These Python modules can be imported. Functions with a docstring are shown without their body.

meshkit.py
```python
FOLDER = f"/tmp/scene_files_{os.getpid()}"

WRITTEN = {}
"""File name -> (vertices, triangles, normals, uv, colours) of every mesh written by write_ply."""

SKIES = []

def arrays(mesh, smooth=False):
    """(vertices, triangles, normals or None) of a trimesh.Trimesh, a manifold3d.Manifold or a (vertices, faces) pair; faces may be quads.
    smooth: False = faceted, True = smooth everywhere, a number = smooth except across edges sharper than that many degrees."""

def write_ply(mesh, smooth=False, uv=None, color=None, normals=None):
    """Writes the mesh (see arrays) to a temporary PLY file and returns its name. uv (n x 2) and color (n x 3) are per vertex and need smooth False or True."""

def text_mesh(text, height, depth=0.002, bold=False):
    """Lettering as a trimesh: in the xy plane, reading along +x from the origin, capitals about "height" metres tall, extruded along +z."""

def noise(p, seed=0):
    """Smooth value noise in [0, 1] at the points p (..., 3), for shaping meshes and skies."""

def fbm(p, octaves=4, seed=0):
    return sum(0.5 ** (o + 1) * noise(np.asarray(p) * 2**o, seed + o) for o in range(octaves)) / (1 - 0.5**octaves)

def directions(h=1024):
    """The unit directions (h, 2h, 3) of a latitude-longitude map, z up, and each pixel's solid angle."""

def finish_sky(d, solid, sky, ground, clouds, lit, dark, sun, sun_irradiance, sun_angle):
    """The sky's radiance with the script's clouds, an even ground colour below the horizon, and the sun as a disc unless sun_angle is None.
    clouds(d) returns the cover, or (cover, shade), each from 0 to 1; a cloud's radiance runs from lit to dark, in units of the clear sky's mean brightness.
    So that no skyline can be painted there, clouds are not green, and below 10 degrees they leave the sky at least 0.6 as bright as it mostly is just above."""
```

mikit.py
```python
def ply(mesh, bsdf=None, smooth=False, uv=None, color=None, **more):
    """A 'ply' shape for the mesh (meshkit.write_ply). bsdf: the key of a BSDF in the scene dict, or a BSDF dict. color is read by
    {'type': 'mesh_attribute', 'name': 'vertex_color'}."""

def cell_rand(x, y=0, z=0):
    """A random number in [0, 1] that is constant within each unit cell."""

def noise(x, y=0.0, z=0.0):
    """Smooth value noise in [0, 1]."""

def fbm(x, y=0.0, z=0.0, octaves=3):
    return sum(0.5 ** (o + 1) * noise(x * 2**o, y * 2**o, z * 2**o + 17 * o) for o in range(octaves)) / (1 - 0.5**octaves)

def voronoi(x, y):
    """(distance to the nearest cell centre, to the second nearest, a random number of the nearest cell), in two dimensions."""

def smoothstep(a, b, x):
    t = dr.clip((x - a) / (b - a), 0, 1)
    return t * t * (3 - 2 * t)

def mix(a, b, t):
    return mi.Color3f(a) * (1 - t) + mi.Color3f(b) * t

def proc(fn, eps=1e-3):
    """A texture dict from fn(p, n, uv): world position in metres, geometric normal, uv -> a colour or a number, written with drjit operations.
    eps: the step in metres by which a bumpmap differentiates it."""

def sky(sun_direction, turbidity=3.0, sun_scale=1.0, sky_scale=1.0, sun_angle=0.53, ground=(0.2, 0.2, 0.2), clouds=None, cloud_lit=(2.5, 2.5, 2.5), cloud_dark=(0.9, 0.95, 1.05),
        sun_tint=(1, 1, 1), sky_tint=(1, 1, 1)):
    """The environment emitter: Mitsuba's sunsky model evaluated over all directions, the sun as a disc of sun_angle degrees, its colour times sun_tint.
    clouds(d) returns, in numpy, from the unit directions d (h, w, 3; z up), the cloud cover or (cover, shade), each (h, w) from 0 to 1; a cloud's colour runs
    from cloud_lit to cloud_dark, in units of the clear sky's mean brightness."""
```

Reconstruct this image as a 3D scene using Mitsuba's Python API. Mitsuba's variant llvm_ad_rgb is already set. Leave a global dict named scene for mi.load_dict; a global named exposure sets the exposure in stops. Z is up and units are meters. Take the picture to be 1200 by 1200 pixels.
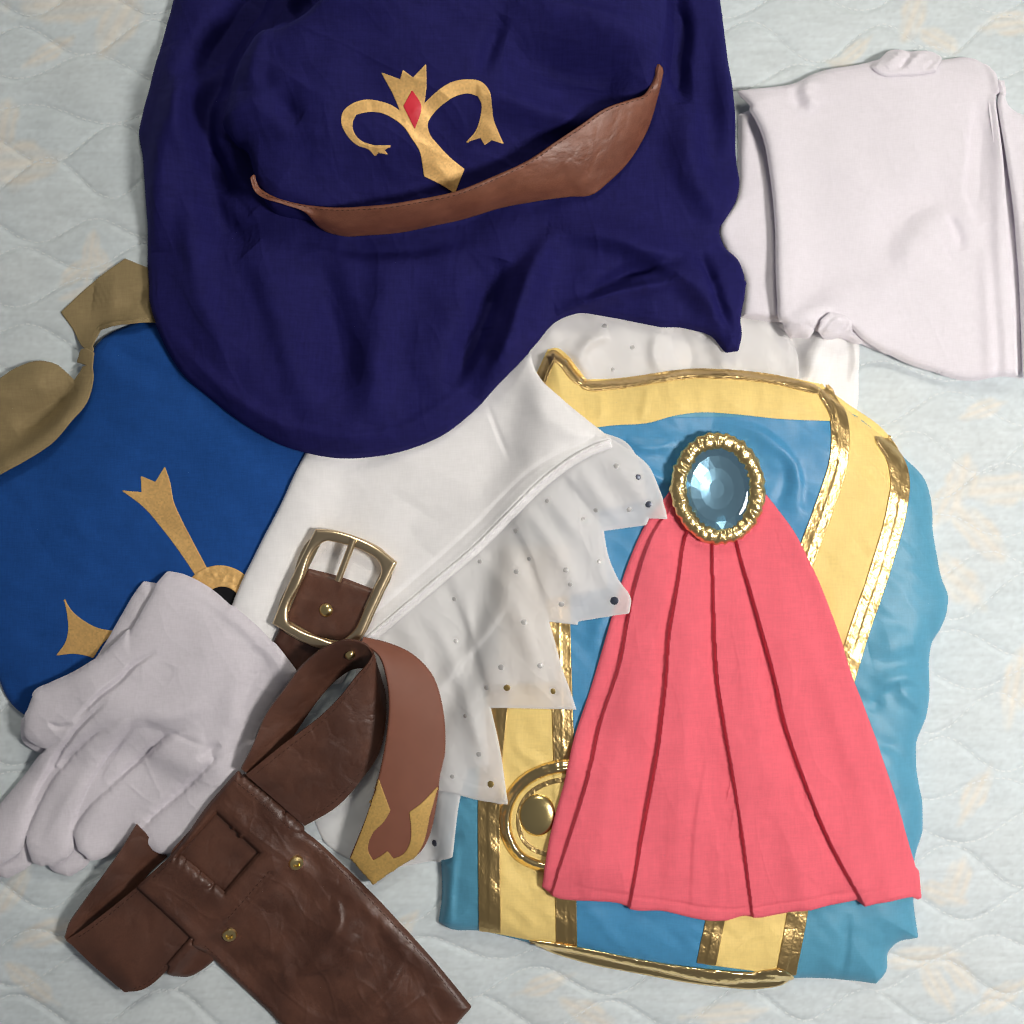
import math, random, numpy as np, trimesh, shapely, mitsuba as mi, drjit as dr, mikit
from shapely.geometry import Polygon, LineString, Point
from shapely.geometry.polygon import orient
from shapely import affinity
from scipy import ndimage as ndi
from scipy.spatial import Delaunay, cKDTree
from PIL import Image, ImageDraw
T4 = mi.ScalarTransform4f
scene, labels = {'type': 'scene'}, {}

# ------------------------------------------------------------------ camera, light, exposure
HC = 0.95                                   # camera height above the bed, metres
S = 0.80 / 1200                             # metres of bed per unit of the plan below (1200 units across)
scene['camera'] = {'type': 'perspective', 'fov': math.degrees(2 * math.atan(0.40 / HC)), 'near_clip': 0.05, 'far_clip': 20.0,
                   'to_world': T4().look_at(origin=[0, 0, HC], target=[0, 0, 0], up=[0, 1, 0])}
exposure = -0.08
def lamp(key, pos, aim, r, rgb, label):
    m = trimesh.creation.cylinder(radius=1, height=0.02, sections=48)
    pos, aim = np.array(pos, float), np.array(aim, float)
    disc = trimesh.creation.revolve(np.array([[0.0, 0.0], [r, 0.0]]), sections=48)
    f = trimesh.geometry.align_vectors([0, 0, 1], (aim - pos) / np.linalg.norm(aim - pos)); f[:3, 3] = pos
    disc.apply_transform(f)
    if (disc.face_normals.mean(0) @ (aim - pos)) < 0: disc.invert()
    scene[key] = mikit.ply(disc, {'type': 'diffuse', 'reflectance': {'type': 'rgb', 'value': [.8, .8, .8]}}, emitter={'type': 'area', 'radiance': {'type': 'rgb', 'value': rgb}})
    labels[key] = {'label': label, 'category': 'lamp', 'kind': 'structure'}
lamp('ceiling_lamp', (0.72, -0.15, 0.98), (0.1, 0, 0), 0.115, [98, 93, 87], 'round white lamp shining from above the lower right side')
lamp('wall_lamp', (0.20, 1.25, 1.10), (0, 0.2, 0), 0.20, [21, 19.8, 17], 'round warm lamp shining from beyond the top edge')
scene['room_light'] = {'type': 'constant', 'radiance': {'type': 'rgb', 'value': [.13, .13, .136]}}

# ------------------------------------------------------------------ materials
def rgb(*c): return {'type': 'rgb', 'value': list(c)}
def mat(key, d): scene[key] = d; return key
def fabric(key, col, var=.12, rough=.85, sheen=.3, spec=.25, slub=(0, 0), bump=None, tint=.3):
    c = np.array(col)
    def f(p, n, uv):
        a = mikit.fbm(p.x * 90, p.y * 90, p.z * 90) - .5
        b = mikit.noise(p.x * 1600, p.y * 1600, p.z * 1600) - .5
        v = 1 + var * (1.0 * a + .6 * b)
        if slub[0]: v = v + slub[0] * (mikit.noise(p.x * slub[1], p.y * 1500, 3.0) + mikit.noise(p.x * 1500, p.y * slub[1], 7.0) - 1)
        return mi.Color3f(float(c[0]), float(c[1]), float(c[2])) * v
    b = {'type': 'principled', 'base_color': mikit.proc(f), 'roughness': rough, 'specular': spec}
    if sheen: b |= {'sheen': sheen, 'sheen_tint': tint}
    if bump:
        amp, fr = bump
        def g(p, n, uv): return amp * (mikit.noise(p.x * fr, p.y * fr * .8, p.z * fr) + .5 * mikit.noise(p.x * fr * 2.3, p.y * fr * 2, p.z * fr * 2))
        b = {'type': 'bumpmap', 'arbitrary': mikit.proc(g, 4e-4), 'bsdf': b, 'scale': 1.0}
    return mat(key, {'type': 'twosided', 'bsdf': b})
fabric('m_navy', (.0105, .0092, .082), .25, .8, .12, .15, (.13, 120), tint=.9)
fabric('m_royal', (.011, .066, .265), .18, .85, .35, .15, (.12, 200), tint=.6)
fabric('m_turq', (.085, .29, .43), .09, .48, .25, .4, (.06, 200))
fabric('m_panel', (.058, .245, .455), .09, .45, .25, .4, (.06, 200))
fabric('m_yellow', (.80, .60, .215), .07, .6, .2, .3, (.05, 200))
fabric('m_pink', (.74, .128, .170), .08, .8, .25, .2, (.06, 150))
fabric('m_white', (.80, .795, .80), .04, .6, .3, .3, (.04, 200))
fabric('m_glove', (.63, .60, .65), .05, .8, .3, .2, (.05, 300))
fabric('m_trousers', (.72, .69, .745), .04, .85, .3, .15, (.04, 300))
fabric('m_tan', (.27, .205, .105), .10, .7, .2, .2, (.1, 200))
fabric('m_black', (.01, .01, .012), .2, .95, .3, .1)
def leather(key, c0, c1, rough, fr=55):
    def col(p, n, uv):
        t = mikit.smoothstep(.3, .7, mikit.fbm(p.x * fr, p.y * fr, p.z * fr))
        g = mikit.noise(p.x * 1300, p.y * 1300, p.z * 1300)
        return mikit.mix(c0, c1, t) * (.88 + .24 * g)
    def bmp(p, n, uv):
        r = dr.abs(mikit.fbm(p.x * 70 + 3, p.y * 70, p.z * 70) - .5)
        return .00045 * dr.minimum(r * 5, .6) + .00010 * mikit.noise(p.x * 1100, p.y * 1100, p.z * 1100)
    def rg(p, n, uv): return rough + .18 * (mikit.noise(p.x * 160, p.y * 160, p.z * 160) - .5)
    return mat(key, {'type': 'twosided', 'bsdf': {'type': 'bumpmap', 'arbitrary': mikit.proc(bmp, 4e-4), 'scale': 1.0,
        'bsdf': {'type': 'principled', 'base_color': mikit.proc(col), 'roughness': mikit.proc(rg), 'specular': .5}}})
leather('m_leather', (.098, .040, .025), (.062, .024, .015), .45, 38)
leather('m_band', (.215, .080, .046), (.165, .058, .033), .47)
fabric('m_strapback', (.185, .068, .042), .12, .6, .1, .35)
def gold(key, col, rough, amp, fr):
    def g(p, n, uv): return amp * (mikit.noise(p.x * fr, p.y * fr, p.z * fr) + .45 * mikit.noise(p.x * fr * 2.7 + 5, p.y * fr * 2.7, p.z * fr * 2.7))
    b = {'type': 'principled', 'base_color': rgb(*col), 'metallic': 1.0, 'roughness': rough}
    if amp: b = {'type': 'bumpmap', 'arbitrary': mikit.proc(g, 3e-4), 'scale': 1.0, 'bsdf': b}
    return mat(key, {'type': 'twosided', 'bsdf': b})
gold('m_foil', (.70, .49, .21), .38, .00030, 620)
gold('m_piping', (.86, .64, .30), .18, .0003, 260)
gold('m_buckle', (.80, .63, .40), .27, 0, 1)
gold('m_brass', (.85, .66, .30), .22, 0, 1)
gold('m_brooch', (.88, .66, .30), .30, .0003, 700)
def foilprint(key, col):
    def c(p, n, uv): return mi.Color3f(*col) * (.85 + .3 * mikit.noise(p.x * 900, p.y * 900, p.z * 900))
    return mat(key, {'type': 'twosided', 'bsdf': {'type': 'principled', 'base_color': mikit.proc(c), 'metallic': .42, 'roughness': .55, 'specular': .5}})
foilprint('m_print', (.72, .44, .16))
foilprint('m_tipgold', (.52, .33, .10))
mat('m_red', {'type': 'twosided', 'bsdf': {'type': 'principled', 'base_color': rgb(.62, .02, .04), 'roughness': .45}})
mat('m_gem', {'type': 'twosided', 'bsdf': {'type': 'principled', 'base_color': rgb(.24, .45, .60), 'metallic': .8, 'roughness': .17}})
mat('m_stud', {'type': 'twosided', 'bsdf': {'type': 'principled', 'base_color': rgb(.46, .455, .45), 'metallic': .3, 'roughness': .4}})
mat('m_studdark', {'type': 'twosided', 'bsdf': {'type': 'principled', 'base_color': rgb(.06, .07, .10), 'metallic': .4, 'roughness': .35}})
mat('m_studgold', {'type': 'twosided', 'bsdf': {'type': 'principled', 'base_color': rgb(.45, .32, .12), 'metallic': .8, 'roughness': .35}})
mat('m_sheer', {'type': 'mask', 'opacity': .78, 'bsdf': {'type': 'principledthin', 'base_color': rgb(.87, .865, .865), 'roughness': .5, 'diff_trans': .5, 'spec_trans': 0.0, 'eta': 1.3}})
mat('m_bed', {'type': 'twosided', 'bsdf': {'type': 'principled', 'base_color': {'type': 'mesh_attribute', 'name': 'vertex_color'}, 'roughness': .8, 'specular': .2, 'sheen': .25}})
mat('m_stitch', {'type': 'twosided', 'bsdf': {'type': 'principled', 'base_color': rgb(.055, .020, .012), 'roughness': .6}})
mat('m_navythread', {'type': 'twosided', 'bsdf': {'type': 'principled', 'base_color': rgb(.018, .015, .07), 'roughness': .6}})
mat('m_thread', {'type': 'twosided', 'bsdf': {'type': 'principled', 'base_color': rgb(.66, .70, .71), 'roughness': .6}})

# ------------------------------------------------------------------ helpers: plan -> world, height field of the pile, cloth sheets
CELL, EXT = 0.0008, 0.47
N = int(2 * EXT / CELL) + 1
ax = np.linspace(-EXT, EXT, N)
H = np.zeros((N, N))                         # top of the pile so far, H[iy, ix]
def Hat(x, y, order=1, A=None):
    A = H if A is None else A
    x, y = np.broadcast_arrays(np.asarray(x, float), np.asarray(y, float))
    return ndi.map_coordinates(A, [(y.ravel() + EXT) / CELL, (x.ravel() + EXT) / CELL], order=order, mode='nearest').reshape(x.shape)
def plan(uv, z=0.0):
    """plan units, at height z, to world xy"""
    uv = np.asarray(uv, float); k = S * (HC - np.asarray(z)) / HC
    return np.stack([(uv[..., 0] - 600) * k, (600 - uv[..., 1]) * k], -1)
def plan_on(uv, add=0.0):
    z = np.zeros(len(uv))
    for _ in range(4):
        xy = plan(uv, z); z = Hat(xy[:, 0], xy[:, 1]) + add
    return xy
def curve(pts, closed, step=2.0, corner=48):
    """Catmull-Rom through the points with sharp corners kept, resampled evenly"""
    p = np.asarray(pts, float); n = len(p)
    prv, nxt = (np.roll(p, 1, 0), np.roll(p, -1, 0)) if closed else (np.vstack([p[:1], p[:-1]]), np.vstack([p[1:], p[-1:]]))
    a, b = p - prv, nxt - p
    la, lb = np.linalg.norm(a[:, :2], axis=1), np.linalg.norm(b[:, :2], axis=1)
    cs = (a[:, :2] * b[:, :2]).sum(1) / np.maximum(la * lb, 1e-9)
    sharp = cs < math.cos(math.radians(corner))
    ua, ub = a / np.maximum(la, 1e-9)[:, None], b / np.maximum(lb, 1e-9)[:, None]
    t = (ua * lb[:, None] + ub * la[:, None]) / np.maximum(la + lb, 1e-9)[:, None]
    out = []
    for i in range(n if closed else n - 1):
        j = (i + 1) % n
        L = lb[i]
        m0 = (ub[i] if sharp[i] or la[i] == 0 else t[i]) * L; m1 = (ua[j] if sharp[j] or lb[j] == 0 else t[j]) * L
        s = np.linspace(0, 1, max(2, int(L / step) + 1), endpoint=False)[:, None]
        out.append((2 * s**3 - 3 * s**2 + 1) * p[i] + (s**3 - 2 * s**2 + s) * m0 + (-2 * s**3 + 3 * s**2) * p[j] + (s**3 - s**2) * m1)
    if not closed: out.append(p[-1:])
    return np.vstack(out)
def resample(p, n):
    d = np.r_[0, np.cumsum(np.linalg.norm(np.diff(p, axis=0), axis=1))]
    s = np.linspace(0, d[-1], n)
    return np.stack([np.interp(s, d, p[:, k]) for k in range(p.shape[1])], -1)
def nf(shape, lx, ly, ang=0, seed=0):
    """smooth random field, unit deviation; lx, ly: lengths in cells"""
    r = np.random.RandomState(seed)
    if ang == 0: a = ndi.gaussian_filter(r.randn(*shape), (ly, lx), mode='wrap')
    else:
        m = int(math.hypot(*shape)) + 4
        b = ndi.gaussian_filter(r.randn(m, m), (ly, lx), mode='wrap')
        b = ndi.rotate(b, ang, reshape=False, order=1, mode='wrap')
        y0, x0 = (m - shape[0]) // 2, (m - shape[1]) // 2
        a = b[y0:y0 + shape[0], x0:x0 + shape[1]]
    return a / a.std()
def ring_of(line, h): 
    c = np.asarray(line.coords)[:-1]
    L = line.length; n = max(8, int(L / h))
    s = np.linspace(0, L, n, endpoint=False)
    base = [np.asarray(line.interpolate(x).coords[0]) for x in s] if n < 60 else None
    if base is not None: return np.array(base)
    cc = np.vstack([c, c[:1]]); d = np.r_[0, np.cumsum(np.linalg.norm(np.diff(cc, axis=0), axis=1))]
    return np.stack([np.interp(s, d, cc[:, k]) for k in (0, 1)], -1)
def mesh_poly(poly, zf, h, rim, bead=.45):
    """closed-rim sheet over a shapely polygon; zf(x, y) = top height"""
    poly = orient(poly)
    rings = [ring_of(r, h) for r in [poly.exterior, *poly.interiors]]
    x0, y0, x1, y1 = poly.bounds
    gx, gy = np.meshgrid(np.arange(x0, x1, h), np.arange(y0, y1, h * .866))
    gx = gx + (np.arange(gx.shape[0]) % 2)[:, None] * h / 2
    def offs(x):
        q = poly.buffer(-x)
        return [ring_of(r, h) for g in getattr(q, 'geoms', [q]) if g.area > 4 * h * h for r in [g.exterior, *g.interiors]]
    more = offs(.3 * h) + offs(.85 * h)
    inner = poly.buffer(-1.4 * h)
    shapely.prepare(inner)
    ok = shapely.contains_xy(inner, gx.ravel(), gy.ravel())
    P = np.vstack([*rings, *more, np.c_[gx.ravel()[ok], gy.ravel()[ok]]])
    tri = Delaunay(P).simplices
    c = P[tri].mean(1)
    grown = poly.buffer(1e-6); shapely.prepare(grown)
    tri = tri[shapely.contains_xy(grown, c[:, 0], c[:, 1])]
    a, b, d = P[tri[:, 0]], P[tri[:, 1]], P[tri[:, 2]]
    cr = (b[:, 0] - a[:, 0]) * (d[:, 1] - a[:, 1]) - (b[:, 1] - a[:, 1]) * (d[:, 0] - a[:, 0])
    tri = tri[np.abs(cr) > 1e-12]; cr = cr[np.abs(cr) > 1e-12]
    tri = np.where((cr < 0)[:, None], tri[:, ::-1], tri)
    V, F, at, off = [np.c_[P, zf(P[:, 0], P[:, 1])]], [tri], 0, len(P)
    for r in rings:
        n = len(r); t = np.roll(r, -1, 0) - np.roll(r, 1, 0); t /= np.maximum(np.linalg.norm(t, axis=1, keepdims=True), 1e-12)
        o = np.c_[t[:, 1], -t[:, 0]]
        top = V[0][at:at + n]; prev = np.arange(at, at + n)
        for dz, do in ((.35, bead), (.75, bead), (1.0, 0.0), (1.0, -2.5)):
            q = top.copy(); q[:, :2] += o * do * rim; q[:, 2] -= dz * rim
            V.append(q); cur = np.arange(off, off + n); off += n
            i, j = np.arange(n), (np.arange(n) + 1) % n
            F += [np.c_[prev[i], cur[i], cur[j]], np.c_[prev[i], cur[j], prev[j]]]
            prev = cur
        at += n
    return np.vstack(V), np.vstack(F)
def shapes(poly, on_add=0.0, flat=None, closed=True, raw=False):
    c = curve(poly, True, 2.0) if not raw else np.asarray(poly, float)
    xy = plan(c, flat) if flat is not None else plan_on(c, on_add)
    p = Polygon(xy)
    return p if p.is_valid else max(getattr(p.buffer(0), 'geoms', [p.buffer(0)]), key=lambda g: g.area)
def raster(poly, x0, y0, shape):
    im = Image.new('L', (shape[1], shape[0]), 0); d = ImageDraw.Draw(im)
    f = lambda r: [((x - x0) / CELL, (y - y0) / CELL) for x, y in r.coords]
    d.polygon(f(poly.exterior), fill=1)
    for h in poly.interiors: d.polygon(f(h), fill=0)
    return np.asarray(im) > 0
def fold(X, Y, pts, h, w, w2=None, taper=(1, 1), add=0.0):
    """ridge (h > 0) or valley (h < 0, mm) along a line of plan points; w, w2: half widths (plan units) to its left and right"""
    c = plan_on(curve(pts, False, 3.0, 80), add); n = len(c)
    t = np.gradient(c, axis=0); t /= np.linalg.norm(t, axis=1, keepdims=True)
    w2 = w if w2 is None else w2
    d, i = cKDTree(c).query(np.c_[X.ravel(), Y.ravel()], distance_upper_bound=3 * max(w, w2) * S)
    ok = np.isfinite(d); out = np.zeros(X.size); ii = i[ok]
    dx, dy = X.ravel()[ok] - c[ii, 0], Y.ravel()[ok] - c[ii, 1]
    left = t[ii, 0] * dy - t[ii, 1] * dx > 0
    ww = np.where(left, w, w2) * S
    s = ii / (n - 1)
    tp = np.ones(len(s))
    if taper[0]: tp *= np.clip(s / .3, 0, 1) ** .8
    if taper[1]: tp *= np.clip((1 - s) / .3, 0, 1) ** .8
    out[ok] = h * .001 * np.exp(-(d[ok] / ww) ** 2) * tp
    return out.reshape(X.shape)
def dome(d, h, w): return h * np.sqrt(np.clip(1 - (1 - np.clip(d / w, 0, 1)) ** 2, 0, 1))
def sheet(key, poly, m, t=1.5, bead=.45, sigma=6.0, puff=None, folds=(), noise=(), lift=None, holes=(), h=1.15, drape=True, rim=None, flat=None, bumps=(), shape=None, settle=True, add=0.0, hem=None, crease=None):
    """A piece of cloth (or a rounded plate) laid on the pile. t: thickness in mm; puff: (height mm, width units) of its rounded rise from the edge;
    folds: arguments of fold(); noise: (amplitude mm, lx mm, ly mm, angle, seed); bumps: (polygon, height mm, width units) raised areas joined by maximum."""
    global H
    t *= .001
    p = shape if shape is not None else shapes(poly, t + add * .001, flat)
    for q in holes: p = p.difference(shapes(q, t, flat))
    if hasattr(p, 'geoms'): p = max(p.geoms, key=lambda g: g.area)
    p = p.intersection(shapely.box(-EXT + .004, -EXT + .004, EXT - .004, EXT - .004))
    if hasattr(p, 'geoms'): p = max(p.geoms, key=lambda g: g.area)
    pad = 12 + int(3 * sigma * .001 / CELL)
    bx = p.bounds
    i0, i1 = max(0, int((bx[0] + EXT) / CELL) - pad), min(N, int((bx[2] + EXT) / CELL) + pad)
    j0, j1 = max(0, int((bx[1] + EXT) / CELL) - pad), min(N, int((bx[3] + EXT) / CELL) + pad)
    X, Y = np.meshgrid(ax[i0:i1], ax[j0:j1])
    B = H[j0:j1, i0:i1]
    M = raster(p, ax[i0], ax[j0], X.shape)
    d = ndi.distance_transform_edt(M) * CELL
    if flat is not None: D = np.full_like(B, flat - t)
    elif drape:
        s = sigma * .001 / CELL
        D = ndi.gaussian_filter(ndi.maximum_filter(B, int(2 * s) | 1), s)
    else: D = ndi.gaussian_filter(B, 1.0)
    Z = D + t
    P_ = dome(d, puff[0] * .001, puff[1] * S) if puff else 0 * Z
    Z = Z + P_
    top = np.zeros_like(Z)
    for bp, bh, bw in bumps:
        q = shapes(bp, t + add * .001)
        dq = ndi.distance_transform_edt(raster(q, ax[i0], ax[j0], X.shape)) * CELL
        top = np.maximum(top, dome(dq, bh * .001, bw * S))
    Z = Z + ndi.gaussian_filter(top, .8)
    inn = np.clip(d / .012, 0, 1)
    for amp, lx, ly, ang, seed in noise: Z = Z + amp * .001 * (.35 + .65 * inn) * nf(X.shape, lx * .001 / CELL, ly * .001 / CELL, ang, seed)
    for f in folds: Z = Z + fold(X, Y, *f)
    if lift: Z = Z + lift(X, Y, d) * .001
    if hem:                                                # a stitched seam: (distance from the edge, depth) in mm
        dots = .55 + .45 * np.clip(nf(X.shape, 1.1, 1.1, 0, 7), -1, 1)
        Z = Z - hem[1] * .001 * np.exp(-((d * 1000 - hem[0]) / .7) ** 2) * dots
    if crease:
        for k_, sc in enumerate((1.0, .55)):
            q_ = nf(X.shape, crease[1] * sc * .001 / CELL, crease[2] * sc * .001 / CELL, crease[3] + 25 * k_, crease[4] + k_)
            Z = Z + crease[0] * .001 * sc * inn * (np.exp(-(q_ / .22) ** 2) - .3)
    Zn, Bt = Z - P_, B + (t if drape else t * .8) if flat is None else B * 0 - 1
    Z = np.maximum(Z, Bt)
    edge = cKDTree(np.vstack([ring_of(r, .0004) for r in [p.exterior, *p.interiors]]))
    def zf(x, y):
        at = [(y - ax[j0]) / CELL, (x - ax[i0]) / CELL]
        z = ndi.map_coordinates(Zn, at, order=1, mode='nearest')
        if puff: z = z + dome(np.maximum(edge.query(np.c_[x, y])[0] - .0002, 0), puff[0] * .001, puff[1] * S)
        return np.maximum(z, ndi.map_coordinates(Bt, at, order=1, mode='nearest'))
    v, f = mesh_poly(p, zf, h * .001, (rim * .001 if rim else t * .9), bead)
    scene[key] = mikit.ply((v, f), m, smooth=True)
    if settle:
        Hn = H.copy(); Hn[j0:j1, i0:i1] = np.where(M, np.maximum(Z, B), B); H = Hn
    return p
def tape(key, pts, width, m, **kw):
    """a band of constant width along a line of plan points"""
    xy = plan_on(curve(pts, False, 2.0, 70), .001)
    p = LineString(xy).buffer(width * S / 2, cap_style='flat', join_style='round')
    return sheet(key, None, m, shape=p, **kw)
def ribbon(key, A, B, m, t=2.2, n=220, nw=22, bulge=0, noise=0.0, seed=0, clamp=True, flow=None):
    """a strap between two edge curves of (u, v, z mm)"""
    global H
    E = [resample(curve(np.asarray(q, float), False, 2.0, 60), n) for q in (A, B)]
    W = []
    for e in E:
        z = e[:, 2] * .001; W.append(np.c_[plan(e[:, :2], z), z])
    s = np.linspace(0, 1, nw)[None, :, None]
    G = W[0][:, None] * (1 - s) + W[1][:, None] * s
    if clamp: 
        g = Hat(G[..., 0].ravel(), G[..., 1].ravel()).reshape(n, nw) + t * .001 + .0004
        G[..., 2] = np.maximum(G[..., 2], g)
    for _ in range(2): G[..., 2] = ndi.gaussian_filter(G[..., 2], (1.5, .8), mode='nearest')
    du, dv = np.gradient(G, axis=0), np.gradient(G, axis=1)
    nn = np.cross(du, dv); nn /= np.maximum(np.linalg.norm(nn, axis=2, keepdims=True), 1e-12)
    if nn[..., 2].mean() < 0: nn = -nn
    amt = bulge * .001 * (1 - (2 * s[0, :, 0] - 1) ** 2)[None, :] + noise * .001 * nf((n, nw), 4, 9, 0, seed)
    G = G + nn * amt[..., None]
    lo = G - nn * t * .001
    V = np.vstack([G.reshape(-1, 3), lo.reshape(-1, 3)]); k = n * nw
    i, j = np.meshgrid(np.arange(n - 1), np.arange(nw - 1), indexing='ij'); q = (i * nw + j).ravel()
    F = [np.c_[q, q + nw, q + nw + 1], np.c_[q, q + nw + 1, q + 1], np.c_[q + k, q + nw + 1 + k, q + nw + k], np.c_[q + k, q + 1 + k, q + nw + 1 + k]]
    loop = np.r_[np.arange(nw), np.arange(1, n) * nw + nw - 1, (n - 1) * nw + np.arange(nw - 2, -1, -1), np.arange(n - 2, 0, -1) * nw]
    l2 = np.roll(loop, -1)
    F += [np.c_[loop, l2, l2 + k], np.c_[loop, l2 + k, loop + k]]
    me = trimesh.Trimesh(V, np.vstack(F), process=False)
    scene[key] = mikit.ply(me, m, smooth=50)
    P = G.reshape(-1, 3)
    fine = ndi.zoom(G, (2.5, 3, 1), order=1).reshape(-1, 3)
    ix, iy = np.clip(((fine[:, 0] + EXT) / CELL).astype(int), 0, N - 1), np.clip(((fine[:, 1] + EXT) / CELL).astype(int), 0, N - 1)
    np.maximum.at(H, (iy, ix), fine[:, 2])
    return G
def on_top(u, v, add=0.0):
    xy = plan_on(np.array([[u, v]], float), add)[0]
    return np.array([xy[0], xy[1], float(Hat(xy[0], xy[1])) + add])
def lathe(key, prof, m, loc, sx=1.0, sy=1.0, rot=0.0, sections=32, tilt=None, smooth=40):
    me = trimesh.creation.revolve(np.array(prof) * .001, sections=sections)
    me.apply_scale([sx, sy, 1])
    M = trimesh.transformations.rotation_matrix(math.radians(rot), [0, 0, 1])
    if tilt is not None: M = trimesh.geometry.align_vectors([0, 0, 1], np.array(tilt) / np.linalg.norm(tilt)) @ M
    M[:3, 3] = loc; me.apply_transform(M)
    scene[key] = mikit.ply(me, m, smooth=smooth)
def normal_at(x, y, r=.004):
    gx = (Hat(x + r, y) - Hat(x - r, y)) / (2 * r); gy = (Hat(x, y + r) - Hat(x, y - r)) / (2 * r)
    v = np.array([-float(gx), -float(gy), 1.0]); return v / np.linalg.norm(v)
def dome_stud(key, u, v, r, m, hgt=.5, hole=0):
    """small round stud lying on the pile; r in plan units"""
    p = on_top(u, v); R = r * S * 1000
    prof = [[0, R * hgt], [R * .5, R * hgt * .85], [R * .85, R * hgt * .45], [R, 0], [R, -.6]]
    if hole: prof = [[0, .1], [R * hole, .1], [R * (hole + .12), R * hgt], [R * .85, R * hgt * .8], [R, 0], [R, -.6]]
    lathe(key, prof, m, p, tilt=normal_at(p[0], p[1]), sections=20)

def stitches(key, P, m='m_stitch', step=.0042, ln=.0026, wd=.0007, seed=1):
    """a row of thread stitches along the 3-D line P, joined as one part"""
    L = np.r_[0, np.cumsum(np.linalg.norm(np.diff(P, axis=0), axis=1))]
    r, vs, fs = np.random.RandomState(seed), [], []
    b = trimesh.creation.icosphere(subdivisions=1); v0, f0 = np.array(b.vertices), np.array(b.faces)
    for s_ in np.arange(step, L[-1] - step, step):
        a, e = (np.array([np.interp(q, L, P[:, k]) for k in range(3)]) for q in (s_ - ln / 2, s_ + ln / 2))
        t = (e - a) / np.linalg.norm(e - a); n_ = np.cross(t, [0, 0, 1.0]); n_ /= np.linalg.norm(n_); u_ = np.cross(n_, t)
        vs.append((v0 * [ln / 2, wd / 2 * (.8 + .4 * r.rand()), wd / 2]) @ np.array([t, n_, u_]) + (a + e) / 2); fs.append(f0 + len(v0) * (len(vs) - 1))
    scene[key] = mikit.ply((np.vstack(vs), np.vstack(fs)), m, smooth=True); labels[key] = {'kind': 'stuff'}
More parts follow.
